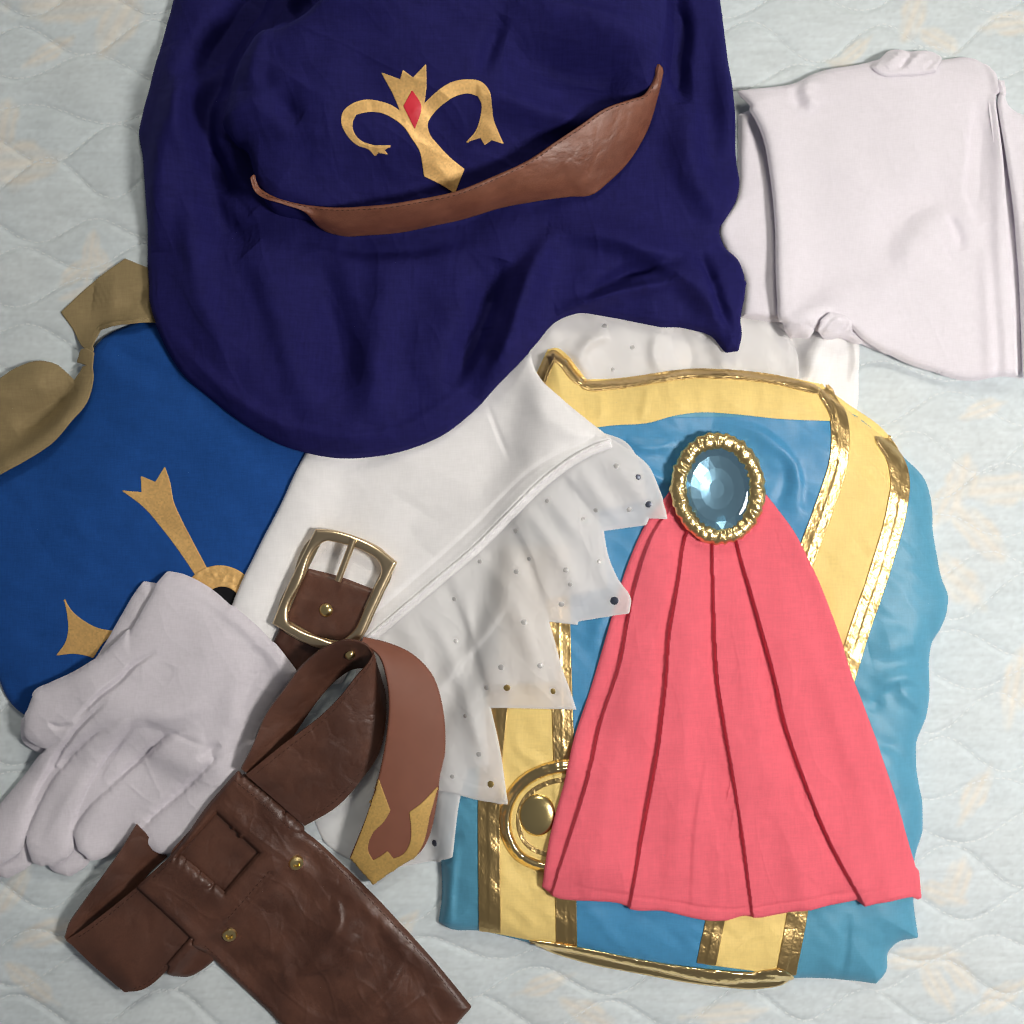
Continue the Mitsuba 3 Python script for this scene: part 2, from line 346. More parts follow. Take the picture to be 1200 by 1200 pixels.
def seam(key, pts, add=.0002, **kw):
    xy = plan_on(curve(pts, False, 2.0, 60)); z = ndi.gaussian_filter1d(Hat(xy[:, 0], xy[:, 1]), 1) + add
    stitches(key, np.c_[xy, z], **kw)

# ------------------------------------------------------------------ the bed cover (setting)
PX, PY = np.meshgrid(np.arange(N), np.arange(N))
XX, YY = np.meshgrid(ax, ax)
U, V = XX / S + 600, 600 - YY / S
def quilt_line(k, u):
    ph = math.pi * (k % 2)
    return k * 44 + 6 * math.sin(k * 2.3) + (17 + 4 * math.sin(k * 1.7)) * np.sin(2 * math.pi * u / (158 + 6 * math.sin(k)) + ph + .9 * np.sin(u / 210 + k)) + 5 * np.sin(u / 57 + 2.1 * k)
KS = range(-4, 31)
lines = np.stack([quilt_line(k, ax / S + 600) for k in KS])           # (k, ix)
warp = 5 * nf((N, N), 45, 45, 0, 3)
dist = np.full((N, N), 1e9)
for L in lines: dist = np.minimum(dist, np.abs(V + warp - L[None, :]))
puffq = np.sqrt(np.clip(dist, 0, 22) / 22)
H = .0012 * puffq + .0005 * nf((N, N), 14, 9, 0, 5) + .0012 * nf((N, N), 70, 50, 0, 6)
H = ndi.gaussian_filter(H, .8); H -= H.min()
tuck = .0012 * np.exp(-(dist / 3) ** 2)
leaves = [(1125, 565, 75, 27, 17), (1175, 573, 5, 38, 17), (1145, 622, -48, 42, 17), (1118, 680, -42, 44, 19), (1105, 590, 60, 30, 14), (1190, 800, 80, 40, 13), (1140, 930, 60, 30, 12),
          (85, 4, 5, 62, 20), (140, 28, 60, 38, 20), (60, 60, 30, 30, 9), (6, 150, 80, 34, 14), (24, 192, 5, 42, 22), (108, 300, 80, 26, 9), (92, 318, 40, 26, 9), (124, 312, -60, 26, 9), (105, 345, 10, 26, 8),
          (1068, 20, 70, 30, 13), (1000, 62, 40, 22, 8), (985, 78, -20, 18, 8), (1100, 50, -30, 24, 10), (1180, 30, 10, 30, 12),
          (1080, 1120, 5, 40, 12), (1118, 1030, 70, 26, 14), (1102, 1045, -20, 26, 12), (1095, 1150, -60, 34, 11), (1125, 1140, -50, 30, 10), (640, 1150, 20, 30, 10), (690, 1185, -30, 34, 12),
          (20, 1040, 60, 30, 12), (60, 1090, 20, 34, 13), (40, 1150, -40, 30, 11), (850, 1185, 5, 40, 11), (1170, 1165, 30, 36, 12), (1150, 480, 20, 24, 9), (470, 1090, 50, 26, 9)]
pr = np.zeros((N, N))
wob = nf((N, N), 4, 4, 0, 9) * .10
for (a, b, g, rx, ry) in leaves:
    c, s = math.cos(math.radians(g)), math.sin(math.radians(g))
    rx, ry = rx * 1.25, ry * 1.3; e = ((U - a) * c - (V - b) * s) / rx, ((U - a) * s + (V - b) * c) / ry
    rr = np.sqrt(e[0] ** 2 + (e[1] * (1 + .5 * e[0] ** 2)) ** 2) + wob
    pr = np.maximum(pr, np.clip((1.05 - rr) / .4, 0, 1) * (.75 + .25 * np.cos(9 * e[1])))
base = np.array([.575, .64, .665]); cream = np.array([.74, .675, .575])
pale = np.clip(nf((N, N), 30, 22, 0, 12) * .35 + .3, 0, 1)[..., None]
colr = base * (1 - .25 * pale) + np.array([.64, .66, .65]) * .25 * pale
colr = colr * (1 - .6 * pr[..., None]) + cream * .6 * pr[..., None]
colr = colr * (1 + .03 * nf((N, N), 1.2, .9, 0, 13) + .02 * nf((N, N), 9, 1, 0, 14))[..., None]
colr = np.clip(colr, 0, .9)
inner_ax = ax[::2]
gx = np.r_[[-1.1, -.8, -.6, -.52], inner_ax, [.52, .6, .8, 1.1]]
BX, BY = np.meshgrid(gx, gx)
BZ = Hat(np.clip(BX, -EXT, EXT), np.clip(BY, -EXT, EXT)) - Hat(np.clip(BX, -EXT, EXT), np.clip(BY, -EXT, EXT), A=tuck)
BC = np.stack([Hat(np.clip(BX, -EXT, EXT), np.clip(BY, -EXT, EXT), A=colr[..., k]) for k in range(3)], -1)
n = len(gx); i, j = np.meshgrid(np.arange(n - 1), np.arange(n - 1), indexing='ij'); q = (i * n + j).ravel()
scene['bed_cover'] = mikit.ply((np.stack([BX, BY, BZ], -1).reshape(-1, 3), np.vstack([np.c_[q, q + 1, q + n + 1], np.c_[q, q + n + 1, q + n]])), 'm_bed', smooth=True, color=BC.reshape(-1, 3))
labels['bed_cover'] = {'label': 'pale blue quilted bed cover with cream flower print under all the clothes', 'kind': 'structure'}
Hbed = H.copy()
rs = np.random.RandomState(4); sv, sf = [], []
bx0 = trimesh.creation.box((1, 1, 1)); bv, bf = np.array(bx0.vertices), np.array(bx0.faces)
for k, L in zip(KS, lines):
    u = -15 + rs.rand() * 8
    while u < 1215:
        v0, v1 = (np.interp((w_ - 600) * S, ax, L) for w_ in (u, u + 4)); wq = float(Hat((u - 600) * S, (600 - v0) * S, A=warp)); v0 -= wq; v1 -= wq
        if -15 < v0 < 1215:
            c = plan(np.array([u + 2, v0 + rs.randn() * .4])); a = math.atan2(-(v1 - v0), 4)
            w = bv * [4.4 * S * (.8 + .3 * rs.rand()), 1.5 * S, .0007]
            R = np.array([[math.cos(a), -math.sin(a), 0], [math.sin(a), math.cos(a), 0], [0, 0, 1]])
            z = float(Hat(c[0], c[1])) - .0008
            sf.append(bf + 8 * len(sv)); sv.append(w @ R.T + [c[0], c[1], z])
        u += 7.0
scene['bed_cover__stitching'] = mikit.ply((np.vstack(sv), np.vstack(sf)), 'm_thread')
labels['bed_cover__stitching'] = {'kind': 'stuff'}

# ------------------------------------------------------------------ royal blue cape with tan lining
labels['blue_cape'] = {'label': 'royal blue cape panel with tan lining, gold star and trident, at the left edge', 'category': 'cape'}
sheet('blue_cape__panel', [(-60, 550), (0, 538), (52, 510), (83, 484), (97, 456), (101, 438), (106, 418), (121, 398), (148, 383), (190, 372), (260, 395), (420, 480), (385, 545), (335, 640), (295, 725), (250, 800), (120, 855), (62, 853), (40, 843), (20, 830), (8, 815), (0, 795), (-60, 700)],
      'm_royal', t=2.0, sigma=10, puff=(13, 110), noise=((.7, 30, 14, 35, 21), (.25, 7, 4, 20, 22)),
      folds=[([(130, 405), (170, 430), (230, 455)], -3, 14), ([(60, 640), (120, 600), (150, 520)], 3, 40), ([(250, 520), (300, 560), (330, 600)], 1.5, 30)])
sheet('blue_cape__lining', [(147, 304), (175, 315), (230, 330), (240, 392), (187, 378), (157, 381), (120, 388), (110, 413), (101, 408), (86, 386), (72, 366), (105, 335)], 'm_tan', t=1.2, sigma=7,
      folds=[([(110, 345), (150, 350), (190, 362)], 7, 22), ([(120, 392), (150, 385), (185, 380)], 6, 10), ([(140, 350), (165, 355), (195, 345)], -3, 10)], noise=((.4, 9, 5, 30, 25),))
sheet('blue_cape__lining_001', [(-60, 470), (0, 447), (20, 433), (47, 424), (67, 428), (82, 440), (89, 447), (97, 438), (103, 428), (93, 425), (101, 408), (111, 414), (109, 430), (110, 443), (105, 470), (88, 495), (67, 518), (33, 541), (0, 558), (-60, 585)], 'm_tan', t=1.2, sigma=6,
      folds=[([(-40, 470), (10, 462), (60, 446), (88, 440)], 11, 22), ([(-40, 570), (10, 548), (60, 515), (95, 478), (106, 440)], 9, 15), ([(20, 505), (60, 480), (90, 452)], -5, 9)], noise=((.4, 9, 5, 30, 26),))
sheet('blue_cape__gold_trident', [(143, 575), (166, 577), (165, 558), (182, 565), (193, 547), (199, 565), (203, 587), (213, 610), (227, 637), (242, 665), (231, 677), (213, 650), (193, 623), (167, 593)], 'm_print', t=.5, drape=False, h=.9)
ring = affinity.rotate(Point(0, 0).buffer(1, 32), 0)
def ellipse(cu, cv, rx, ry, rot=0, n=64):
    a = np.linspace(0, 2 * math.pi, n, endpoint=False); c, s = math.cos(math.radians(rot)), math.sin(math.radians(rot))
    return [(cu + rx * math.cos(q) * c - ry * math.sin(q) * s, cv + rx * math.cos(q) * s + ry * math.sin(q) * c) for q in a]
sheet('blue_cape__black_disc', ellipse(260, 708, 26, 26), 'm_black', t=.5, drape=False, h=1.0)
sheet('blue_cape__gold_ring', ellipse(257, 707, 44, 44), 'm_print', t=.9, drape=False, h=.9, holes=[ellipse(260, 709, 22, 22)], noise=((.25, 1.2, 1.2, 0, 27),))
sheet('blue_cape__gold_star', [(75, 702), (84, 716), (97, 727), (114, 736), (135, 740), (121, 753), (109, 771), (100, 768), (87, 766), (66, 768), (77, 752), (80, 738), (79, 722)], 'm_print', t=.5, drape=False, h=.9)
labels['blue_cape__gold_star'] = {'label': 'four pointed gold star print on the blue cape'}

# ------------------------------------------------------------------ white blouse: back part under the bodice
labels['white_blouse'] = {'label': 'white blouse with cascading sheer studded ruffle under the navy hat and brass buckle', 'category': 'blouse'}
sheet('white_blouse__back_lining', [(560, 400), (655, 340), (880, 340), (1000, 374), (1006, 400), (1005, 430), (1003, 480), (960, 540), (640, 540), (560, 480)], 'm_white', t=1.2, sigma=6, puff=(4, 30),
      noise=((.5, 9, 4, -30, 31),), folds=[([(940, 460), (955, 410), (975, 375)], 10, 14), ([(915, 380), (925, 410), (935, 445)], -8, 9), ([(995, 385), (1000, 420), (995, 450)], 5, 5)])
sheet('white_blouse__back_ruffle', [(600, 420), (655, 362), (760, 352), (880, 360), (925, 400), (935, 445), (940, 480), (640, 480)], 'm_sheer', t=.7, sigma=5, puff=(2.5, 20),
      noise=((.7, 10, 4, 50, 32),), folds=[([(715, 395), (690, 405), (682, 415), (692, 440)], 8, 4, 10), ([(780, 380), (800, 410), (810, 440)], -6, 12), ([(830, 395), (845, 420), (850, 440)], 6, 10), ([(770, 390), (765, 415), (775, 440)], 5, 7), ([(660, 400), (680, 430), (700, 450)], 4, 7)])

# ------------------------------------------------------------------ turquoise bodice with yellow bands and gold trim
labels['turquoise_bodice'] = {'label': 'turquoise bodice with yellow bands edged in gold trim beneath the pink jabot', 'category': 'bodice'}
sheet('turquoise_bodice__body', [(640, 418), (649, 414), (659, 421), (672, 437), (684, 450), (719, 449), (767, 443), (805, 438), (862, 439), (909, 445), (957, 455), (990, 480), (1030, 510), (1057, 535), (1083, 563), (1090, 587), (1093, 627), (1097, 650), (1103, 680), (1110, 697), (1109, 715), (1103, 733), (1091, 753), (1088, 770), (1088, 815), (1085, 838), (1073, 870), (1073, 900), (1080, 945), (1080, 972), (1071, 1005), (1069, 1050), (1075, 1098), (1050, 1104), (1040, 1114), (1038, 1137), (1026, 1152), (1014, 1150), (990, 1147), (930, 1145), (840, 1148), (750, 1130), (675, 1114), (626, 1105), (563, 1090), (524, 1086), (515, 1080), (519, 1050), (518, 1008), (515, 960), (513, 927), (560, 800), (610, 600), (632, 450)],
      'm_turq', t=1.6, sigma=7, puff=(17, 62), noise=((.4, 26, 12, 70, 41), (.25, 6, 3, 40, 42)),
      folds=[([(1085, 745), (1050, 752), (1010, 760)], 3.5, 14, 22), ([(1075, 800), (1050, 790), (1035, 795), (1020, 820)], 4, 9, 12), ([(1080, 835), (1060, 815), (1040, 800)], 3, 9), ([(1012, 830), (1030, 805), (1045, 800)], -2.5, 8),
             ([(830, 498), (890, 512), (922, 545), (928, 610)], 3.2, 6, 13), ([(730, 520), (760, 525), (790, 520)], 3, 7), ([(720, 545), (755, 555), (785, 570)], 2.6, 6), ([(900, 600), (915, 560), (905, 530)], -2, 7), ([(690, 760), (705, 720), (730, 690)], 2.0, 8),
             ([(535, 985), (530, 1040), (528, 1084)], 3, 5, 8), ([(545, 970), (530, 975), (524, 1010)], -2.5, 6), ([(988, 1060), (985, 1100), (982, 1145)], -1.8, 4, 10), ([(1060, 930), (1040, 900), (1030, 870)], 2.5, 14)])
def foil(key, pts, w=22, **kw): tape('turquoise_bodice__' + key, pts, w, 'm_foil', t=.9, drape=False, h=.7, noise=((.13, 5.0, 2.0, 30, len(pts) + int(w)),), hem=(2.2, .28) if w > 15 else None, **kw)
Y = dict(t=.8, drape=False, h=1.1)
sheet('turquoise_bodice__centre_panel', [(660, 490), (975, 488), (983, 540), (968, 590), (946, 650), (900, 800), (860, 950), (838, 1080), (828, 1134), (760, 1126), (676, 1110), (663, 1047), (661, 892), (659, 830), (656, 730), (655, 560)], 'm_panel', t=.6, drape=False, h=1.1)
sheet('turquoise_bodice__yellow_collar_band', [(628, 440), (642, 410), (652, 408), (664, 416), (676, 431), (687, 445), (719, 444), (767, 438), (805, 433), (862, 434), (910, 440), (960, 450), (974, 475), (975, 493), (909, 490), (862, 485), (817, 483), (789, 487), (760, 495), (719, 498), (691, 501), (655, 500)], 'm_yellow', noise=((.3, 7, 3, 80, 44),),
      folds=[([(760, 450), (756, 475), (750, 495)], 1.2, 5), ([(700, 455), (705, 480), (700, 498)], 1.0, 5)], **Y)
sheet('turquoise_bodice__yellow_band', [(961, 450), (994, 474), (1036, 505), (1054, 530), (1055, 563), (1051, 597), (1034, 660), (1007, 740), (970, 870), (950, 970), (935, 1068), (921, 1143), (828, 1130), (838, 1080), (860, 950), (900, 800), (946, 650), (968, 590), (983, 540), (985, 510), (980, 480)], 'm_yellow', noise=((.3, 7, 4, 60, 45),), folds=[([(850, 1125), (870, 1105), (900, 1090)], 1.2, 6)], **Y)
sheet('turquoise_bodice__yellow_band_001', [(590, 640), (655, 640), (656, 730), (659, 830), (661, 892), (663, 1047), (664, 1110), (574, 1092), (573, 1000), (573, 940), (578, 880), (582, 830)], 'm_yellow', noise=((.3, 7, 4, 60, 46),), folds=[([(600, 860), (610, 880), (640, 895)], 1.2, 6)], **Y)
foil('gold_trim', [(964, 458), (972, 467), (981, 482), (985, 510), (983, 540), (968, 590), (946, 650), (900, 800), (860, 950), (838, 1080), (828, 1130)], 21)
foil('gold_trim_001', [(1033, 513), (1042, 524), (1050, 538), (1055, 563), (1051, 597), (1034, 660), (1007, 740), (970, 870), (950, 970), (935, 1068), (921, 1143)], 23)
foil('gold_trim_002', [(586, 780), (582, 830), (577, 880), (573, 940), (573, 1000), (574, 1092)], 24)
foil('gold_trim_003', [(655, 640), (656, 730), (659, 830), (661, 892), (663, 1047), (664, 1110)], 23)
foil('gold_trim_004', [(632, 452), (640, 430), (649, 415), (660, 424), (674, 441), (686, 450), (719, 450), (767, 443), (805, 438), (862, 439), (910, 445), (958, 456)], 12)
sheet('turquoise_bodice__gold_hem', [(620, 1102), (640, 1104), (680, 1111), (750, 1125), (815, 1135), (880, 1140), (922, 1139), (930, 1145), (918, 1153), (894, 1158), (834, 1155), (750, 1141), (675, 1125), (640, 1113)], 'm_piping', t=1.2, drape=False, h=.8, puff=(2.0, 7), noise=((.3, 9, 3, 10, 47),))
tab = [(720, 898), (668, 897), (640, 902), (616, 914), (600, 932), (592, 956), (595, 982), (608, 1003), (628, 1014), (650, 1018), (720, 1018)]
sheet('turquoise_bodice__button_tab', tab, 'm_yellow', t=1.4, drape=False, h=.9, puff=(2, 12))
tape('turquoise_bodice__button_tab__piping', tab, 12, 'm_piping', t=1.2, drape=False, h=.8, puff=(2.6, 6))
tape('turquoise_bodice__button_tab__stitch_line', [(720, 914), (668, 913), (645, 917), (626, 926), (613, 940), (608, 957), (610, 977), (620, 992), (636, 1000), (655, 1003), (720, 1003)], 5, 'm_foil', t=.5, drape=False, h=.7, noise=((.25, 1.2, 1.2, 0, 48),))
p = on_top(630, 955)
lathe('turquoise_bodice__button', [[0, 4.2], [7, 4.0], [11, 3.3], [13.2, 2.0], [14.4, 0.4], [14.2, -1]], 'm_brass', p, sx=.98, sy=1.1, tilt=normal_at(p[0], p[1]), sections=48)
labels['turquoise_bodice__button'] = {'label': 'round gold button on the tab beside the pink jabot'}

# ------------------------------------------------------------------ pink pleated jabot with a brooch
labels['pink_jabot'] = {'label': 'coral pink pleated jabot hanging from a blue oval brooch', 'category': 'jabot'}
P1 = [(790, 590), (772, 612), (745, 680), (737, 717), (725, 780), (705, 840), (687, 915), (665, 985), (648, 1037)]
P2 = [(815, 600), (805, 620), (793, 683), (784, 737), (779, 805), (771, 870), (752, 977), (737, 1061)]
P3 = [(832, 610), (833, 640), (835, 700), (840, 800), (847, 845), (864, 945), (881, 1073)]
P4 = [(856, 610), (864, 645), (880, 700), (907, 797), (917, 842), (942, 915), (966, 975), (1010, 1058)]
steps = [(q, 1.6, 13, 13, (1, 0)) for q in ([(770, 640), (750, 760), (715, 900), (690, 1045)], [(815, 640), (805, 800), (795, 960), (785, 1065)], [(855, 660), (880, 820), (915, 960), (945, 1063)], [(895, 640), (950, 760), (1000, 900), (1040, 1050)])] + [(q, hh, 40, .7, (0, 0)) for q, hh in ((P1, 2.8), (P2, 3.8), (P3, 3.2), (P4, 4.0))] + [(q, -2.4, .01, 11, (1, 1)) for q in (P1, P2, P3, P4)]
sheet('pink_jabot__cloth', [(786, 575), (890, 572), (910, 597), (927, 620), (950, 663), (980, 737), (1000, 800), (1017, 843), (1032, 885), (1047, 930), (1062, 984), (1071, 1023), (1074, 1047), (1050, 1051), (1011, 1059), (1003, 1053), (960, 1062), (915, 1068), (881, 1073), (872, 1072), (849, 1078), (810, 1074), (780, 1066), (737, 1062), (728, 1058), (699, 1054), (648, 1047), (636, 1037), (645, 981), (663, 912), (672, 870), (692, 810), (717, 725), (737, 660), (760, 610)],
      'm_pink', t=1.6, sigma=9, puff=(1.2, 6), holes=[ellipse(838, 573, 42, 51)], crease=(.22, 22, 7, 80, 53), noise=((.8, 26, 9, 80, 51), (.1, 4, 3, 0, 52)), h=.62,
      folds=[*steps, ([(830, 880), (815, 960), (810, 1074)], 1.2, 10, 3), ([(815, 900), (838, 980), (845, 1070)], .8, 3, 10), ([(920, 700), (960, 800), (1010, 930)], 1.0, 14), ([(790, 640), (770, 720), (755, 800)], .8, 10),
             ([(640, 1022), (700, 1040), (780, 1053), (850, 1064), (915, 1056), (1000, 1043), (1070, 1034)], -.8, 2.0)])
labels['pink_jabot__brooch'] = {'label': 'oval brooch with faceted pale blue gem and gold frame'}
pb = on_top(838, 573); nb = np.array([.04, -.03, 1.0]); FR = trimesh.geometry.align_vectors([0, 0, 1], nb / np.linalg.norm(nb)); FR[:3, 3] = pb + [0, 0, .0085]
FR = FR @ trimesh.transformations.rotation_matrix(math.radians(8), [0, 0, 1])
k0 = S * (HC - pb[2]) / HC
th, ph = np.meshgrid(np.linspace(0, 2 * math.pi, 240, endpoint=False), np.linspace(0, 2 * math.pi, 20, endpoint=False), indexing='ij')
rng = np.random.RandomState(8)
lump = 1 + .07 * np.sin(31 * th + np.sin(5 * th)) * np.cos(ph * 2) + .13 * ndi.gaussian_filter(rng.randn(*th.shape), 1.2, mode='wrap') * 2
rw = 9.5 * k0 * lump
rr = (1 + 0 * th)
gx_ = (45.5 * k0 + rw * np.cos(ph)) * np.cos(th); gy_ = (55.5 * k0 + rw * np.cos(ph)) * np.sin(th); gz_ = .0035 + rw * .85 * np.sin(ph)
qa = np.arange(240)[:, None] * 20 + np.arange(20); qb = np.roll(qa, -1, 0); qc = np.roll(qb, -1, 1); qd = np.roll(qa, -1, 1)
fr = trimesh.Trimesh(np.stack([gx_, gy_, gz_], -1).reshape(-1, 3), np.vstack([np.stack([qa, qb, qc], -1).reshape(-1, 3), np.stack([qa, qc, qd], -1).reshape(-1, 3)]), process=False); fr.apply_transform(FR)
scene['pink_jabot__brooch__frame'] = mikit.ply(fr, 'm_brooch', smooth=True)
gv, gf, SG = [], [], 16                        # the stone: facets of its foiled back seen through a clear rounded face
rings = ((1.0, .0062, 0), (.80, .0022, .5), (.50, .0002, 0), (.22, -.0004, .5))
for R, z, o in rings:
    for a in range(SG): q = 2 * math.pi * (a + o) / SG; gv.append((39.5 * k0 * R * math.cos(q), 48.5 * k0 * R * math.sin(q), z))
gv.append((0, 0, -.0005))
for r in range(3):
    for a in range(SG):
        b = (a + 1) % SG; A_, B_, C_, D_ = r * SG + a, r * SG + b, r * SG + SG + a, r * SG + SG + b
        gf += [(A_, B_, C_), (B_, D_, C_)] if r != 1 else [(A_, B_, D_), (A_, D_, C_)]
for a in range(SG): gf.append((3 * SG + a, 3 * SG + (a + 1) % SG, 4 * SG))
gm = trimesh.Trimesh(gv, gf, process=False); gm.apply_transform(FR)
scene['pink_jabot__brooch__gem'] = mikit.ply(gm, 'm_gem')
cv = trimesh.creation.revolve(np.array([[0, .0078], [.5, .0077], [.78, .0074], [.9, .0070], [1.0, .0062]]), sections=48); cv.apply_scale([39.5 * k0, 48.5 * k0, 1]); cv.apply_transform(FR)
scene['pink_jabot__brooch__clear_face'] = mikit.ply(cv, {'type': 'thindielectric', 'int_ior': 1.5}, smooth=True)

# ------------------------------------------------------------------ blouse front: satin panel and ruffle over the bodice and jabot
rf = [([(648, 548), (680, 585), (707, 620)], -3, 5, 9), ([(672, 540), (700, 580), (730, 615)], 3, 8), ([(700, 522), (735, 560), (765, 605)], 2.5, 9), ([(590, 600), (620, 660), (643, 726)], -3, 5, 9), ([(610, 590), (650, 640), (690, 720)], 3, 9), ([(630, 570), (680, 630), (722, 705)], 2, 8),
      ([(520, 670), (550, 750), (575, 827)], -3, 5, 9), ([(600, 698), (570, 740), (540, 775), (500, 830)], 3.5, 4, 9), ([(560, 640), (610, 720), (640, 820)], 2.5, 9), ([(470, 720), (500, 800), (530, 925)], 2.5, 12), ([(500, 700), (540, 800), (580, 930)], 2.5, 8), ([(545, 690), (552, 750), (545, 800)], 2, 5)]
sheet('white_blouse__ruffle_001', [(365, 950), (420, 860), (430, 745), (560, 610), (700, 505), (735, 520), (750, 545), (757, 585), (700, 598), (706, 640), (712, 688), (640, 702), (652, 798), (565, 803), (573, 895), (548, 900), (540, 930), (530, 1004), (430, 1014), (380, 985)],
      'm_sheer', t=.7, sigma=4, hem=(11, .35), puff=(1.0, 10), noise=((.3, 9, 4, 40, 61),), folds=[(f_[0], f_[1] * .6, *f_[2:]) for f_ in rf])
rf = [(f_[0], f_[1] * .65, *f_[2:]) for f_ in rf]
sheet('white_blouse__ruffle', [(430, 745), (560, 610), (700, 505), (742, 531), (760, 547), (773, 577), (782, 608), (760, 607), (757, 615), (707, 622), (712, 650), (723, 677), (739, 704), (737, 718), (677, 728), (677, 732), (643, 728), (650, 752), (658, 782), (668, 810), (675, 831), (575, 829), (585, 875), (595, 942), (560, 937), (515, 926), (470, 930), (420, 870)],
      'm_sheer', t=.7, sigma=4, hem=(12, .35), puff=(1.2, 10), noise=((.35, 9, 4, 60, 62),), crease=(.25, 12, 5, 60, 63), folds=rf)
sheet('white_blouse__satin_panel', [(357, 535), (400, 470), (560, 380), (603, 415), (620, 414), (627, 437), (657, 467), (693, 497), (717, 516), (700, 522), (681, 532), (660, 546), (640, 561), (600, 600), (560, 640), (515, 678), (470, 716), (432, 748), (400, 800), (330, 800), (285, 735), (272, 712), (279, 694), (300, 650), (330, 592)],
      'm_white', t=1.4, sigma=9, puff=(7, 60), noise=((.45, 26, 12, 40, 66), (.15, 6, 3, 40, 67)),
      folds=[([(480, 560), (490, 620), (460, 690)], -2.2, 40), ([(620, 450), (640, 490), (690, 512)], 2, 12), ([(570, 470), (585, 510), (600, 545)], -1, 3), ([(710, 516), (640, 556), (560, 634), (432, 744)], 2.5, 4, 5, (0, 0)), ([(695, 512), (632, 545), (555, 618), (430, 728)], -1.2, 3, 3, (0, 0))])
tape('white_blouse__seam_binding', [(716, 520), (700, 525), (681, 534), (640, 563), (600, 602), (560, 642), (515, 680), (470, 718), (430, 752)], 9, 'm_white', t=1.0, drape=False, h=.8, puff=(2.0, 4))
for u, v, r, k in [(722, 546, 3.5, 0), (748, 559, 3.5, 1), (760, 591, 4, 1), (737, 597, 3.5, 0), (641, 587, 3, 0), (698, 598, 3, 0), (604, 622, 3.5, 0), (605, 670, 3.5, 0), (663, 668, 3.5, 0), (702, 658, 3, 0), (720, 704, 5, 1), (658, 708, 4, 0), (614, 729, 4, 0),
                   (562, 658, 3, 0), (532, 702, 3, 0), (534, 751, 3.5, 0), (633, 780, 4, 0), (587, 782, 4, 0), (594, 806, 4, 2), (648, 810, 4, 2), (570, 806, 3.5, 0), (545, 839, 3, 0), (561, 884, 3.5, 0), (575, 919, 4, 2), (530, 910, 3, 0), (509, 988, 4, 1), (708, 382, 4, 0), (741, 407, 3.5, 0), (718, 433, 3, 0), (683, 608, 3, 0), (620, 655, 3, 0), (668, 745 - 60, 3, 0)]:
    key = 'white_blouse__stud'; c = 0
    while key in scene: c += 1; key = f'white_blouse__stud_{c:03d}'
    dome_stud(key, u, v, r * (.8 if k == 0 else .95), ('m_stud', 'm_studdark', 'm_studgold')[k], .16)

# ------------------------------------------------------------------ folded white trousers
labels['white_trousers'] = {'label': 'folded off white stretch trousers at the upper right beside the navy hat', 'category': 'trousers'}
sheet('white_trousers__under_layer', [(866, 135), (880, 130), (1000, 90), (1160, 110), (1183, 138), (1200, 143), (1260, 150), (1260, 445), (1200, 442), (1167, 440), (1140, 444), (1060, 420), (915, 378), (870, 371), (868, 320), (851, 296), (842, 268), (862, 232), (866, 180)], 'm_trousers', t=2, sigma=6, puff=(6, 9),
      noise=((.3, 20, 7, 80, 71),), folds=[([(1165, 120), (1185, 200), (1200, 300), (1210, 420)], 4, 9, 12), ([(1200, 160), (1215, 250), (1225, 420)], -4, 9)])
sheet('white_trousers__upper_layer', [(863, 112), (900, 106), (933, 100), (947, 92), (1013, 77), (1034, 71), (1090, 74), (1147, 73), (1157, 82), (1163, 130), (1172, 210), (1178, 290), (1184, 370), (1190, 440), (1167, 441), (1135, 446), (1100, 438), (1053, 423), (1013, 398), (990, 378), (966, 372), (952, 385), (943, 398), (923, 398), (914, 385), (909, 350), (907, 267), (900, 200), (893, 167), (880, 137)],
      'm_trousers', t=2, sigma=7, puff=(3, 7), noise=((.6, 34, 14, 60, 72),), crease=(.2, 26, 9, 60, 74),
      folds=[([(862, 108), (880, 137), (894, 167), (901, 200), (908, 267), (910, 350), (915, 385)], 7, 30, 30, (0, 0)), ([(870, 118), (950, 180), (1040, 230)], 2, 16), ([(960, 330), (1010, 345), (1060, 330)], 2, 14), ([(1155, 80), (1164, 130), (1172, 210), (1179, 290), (1185, 370), (1189, 440)], 3, 5, 5, (0, 0)), ([(1035, 325), (1040, 285), (1062, 255), (1100, 236), (1130, 245)], -4.5, 28, 16), ([(1060, 330), (1068, 285), (1090, 262), (1110, 258)], 3.5, 22, 34), ([(1145, 120), (1140, 180), (1138, 230), (1145, 265)], -5, 12, 7), ([(1108, 252), (1120, 275), (1126, 295)], -4, 6),
             ([(1165, 90), (1165, 200), (1168, 330), (1175, 440)], 4, 10, 7, (0, 0)), ([(1150, 290), (1153, 360), (1157, 440)], 3, 8, 8, (1, 0)), ([(940, 100), (942, 115), (955, 130)], 5, 8), ([(928, 104), (935, 118), (930, 130)], -3, 8), ([(925, 395), (945, 370), (990, 350)], 4, 14), ([(880, 130), (915, 180), (960, 215)], 1.5, 20)])
sheet('white_trousers__side_fold', [(1163, 100), (1184, 134), (1200, 139), (1260, 146), (1260, 447), (1198, 442), (1194, 330), (1183, 220), (1172, 160)], 'm_trousers', t=2, sigma=4, puff=(4, 7), folds=[([(1205, 160), (1215, 260), (1222, 420)], -3, 8)])
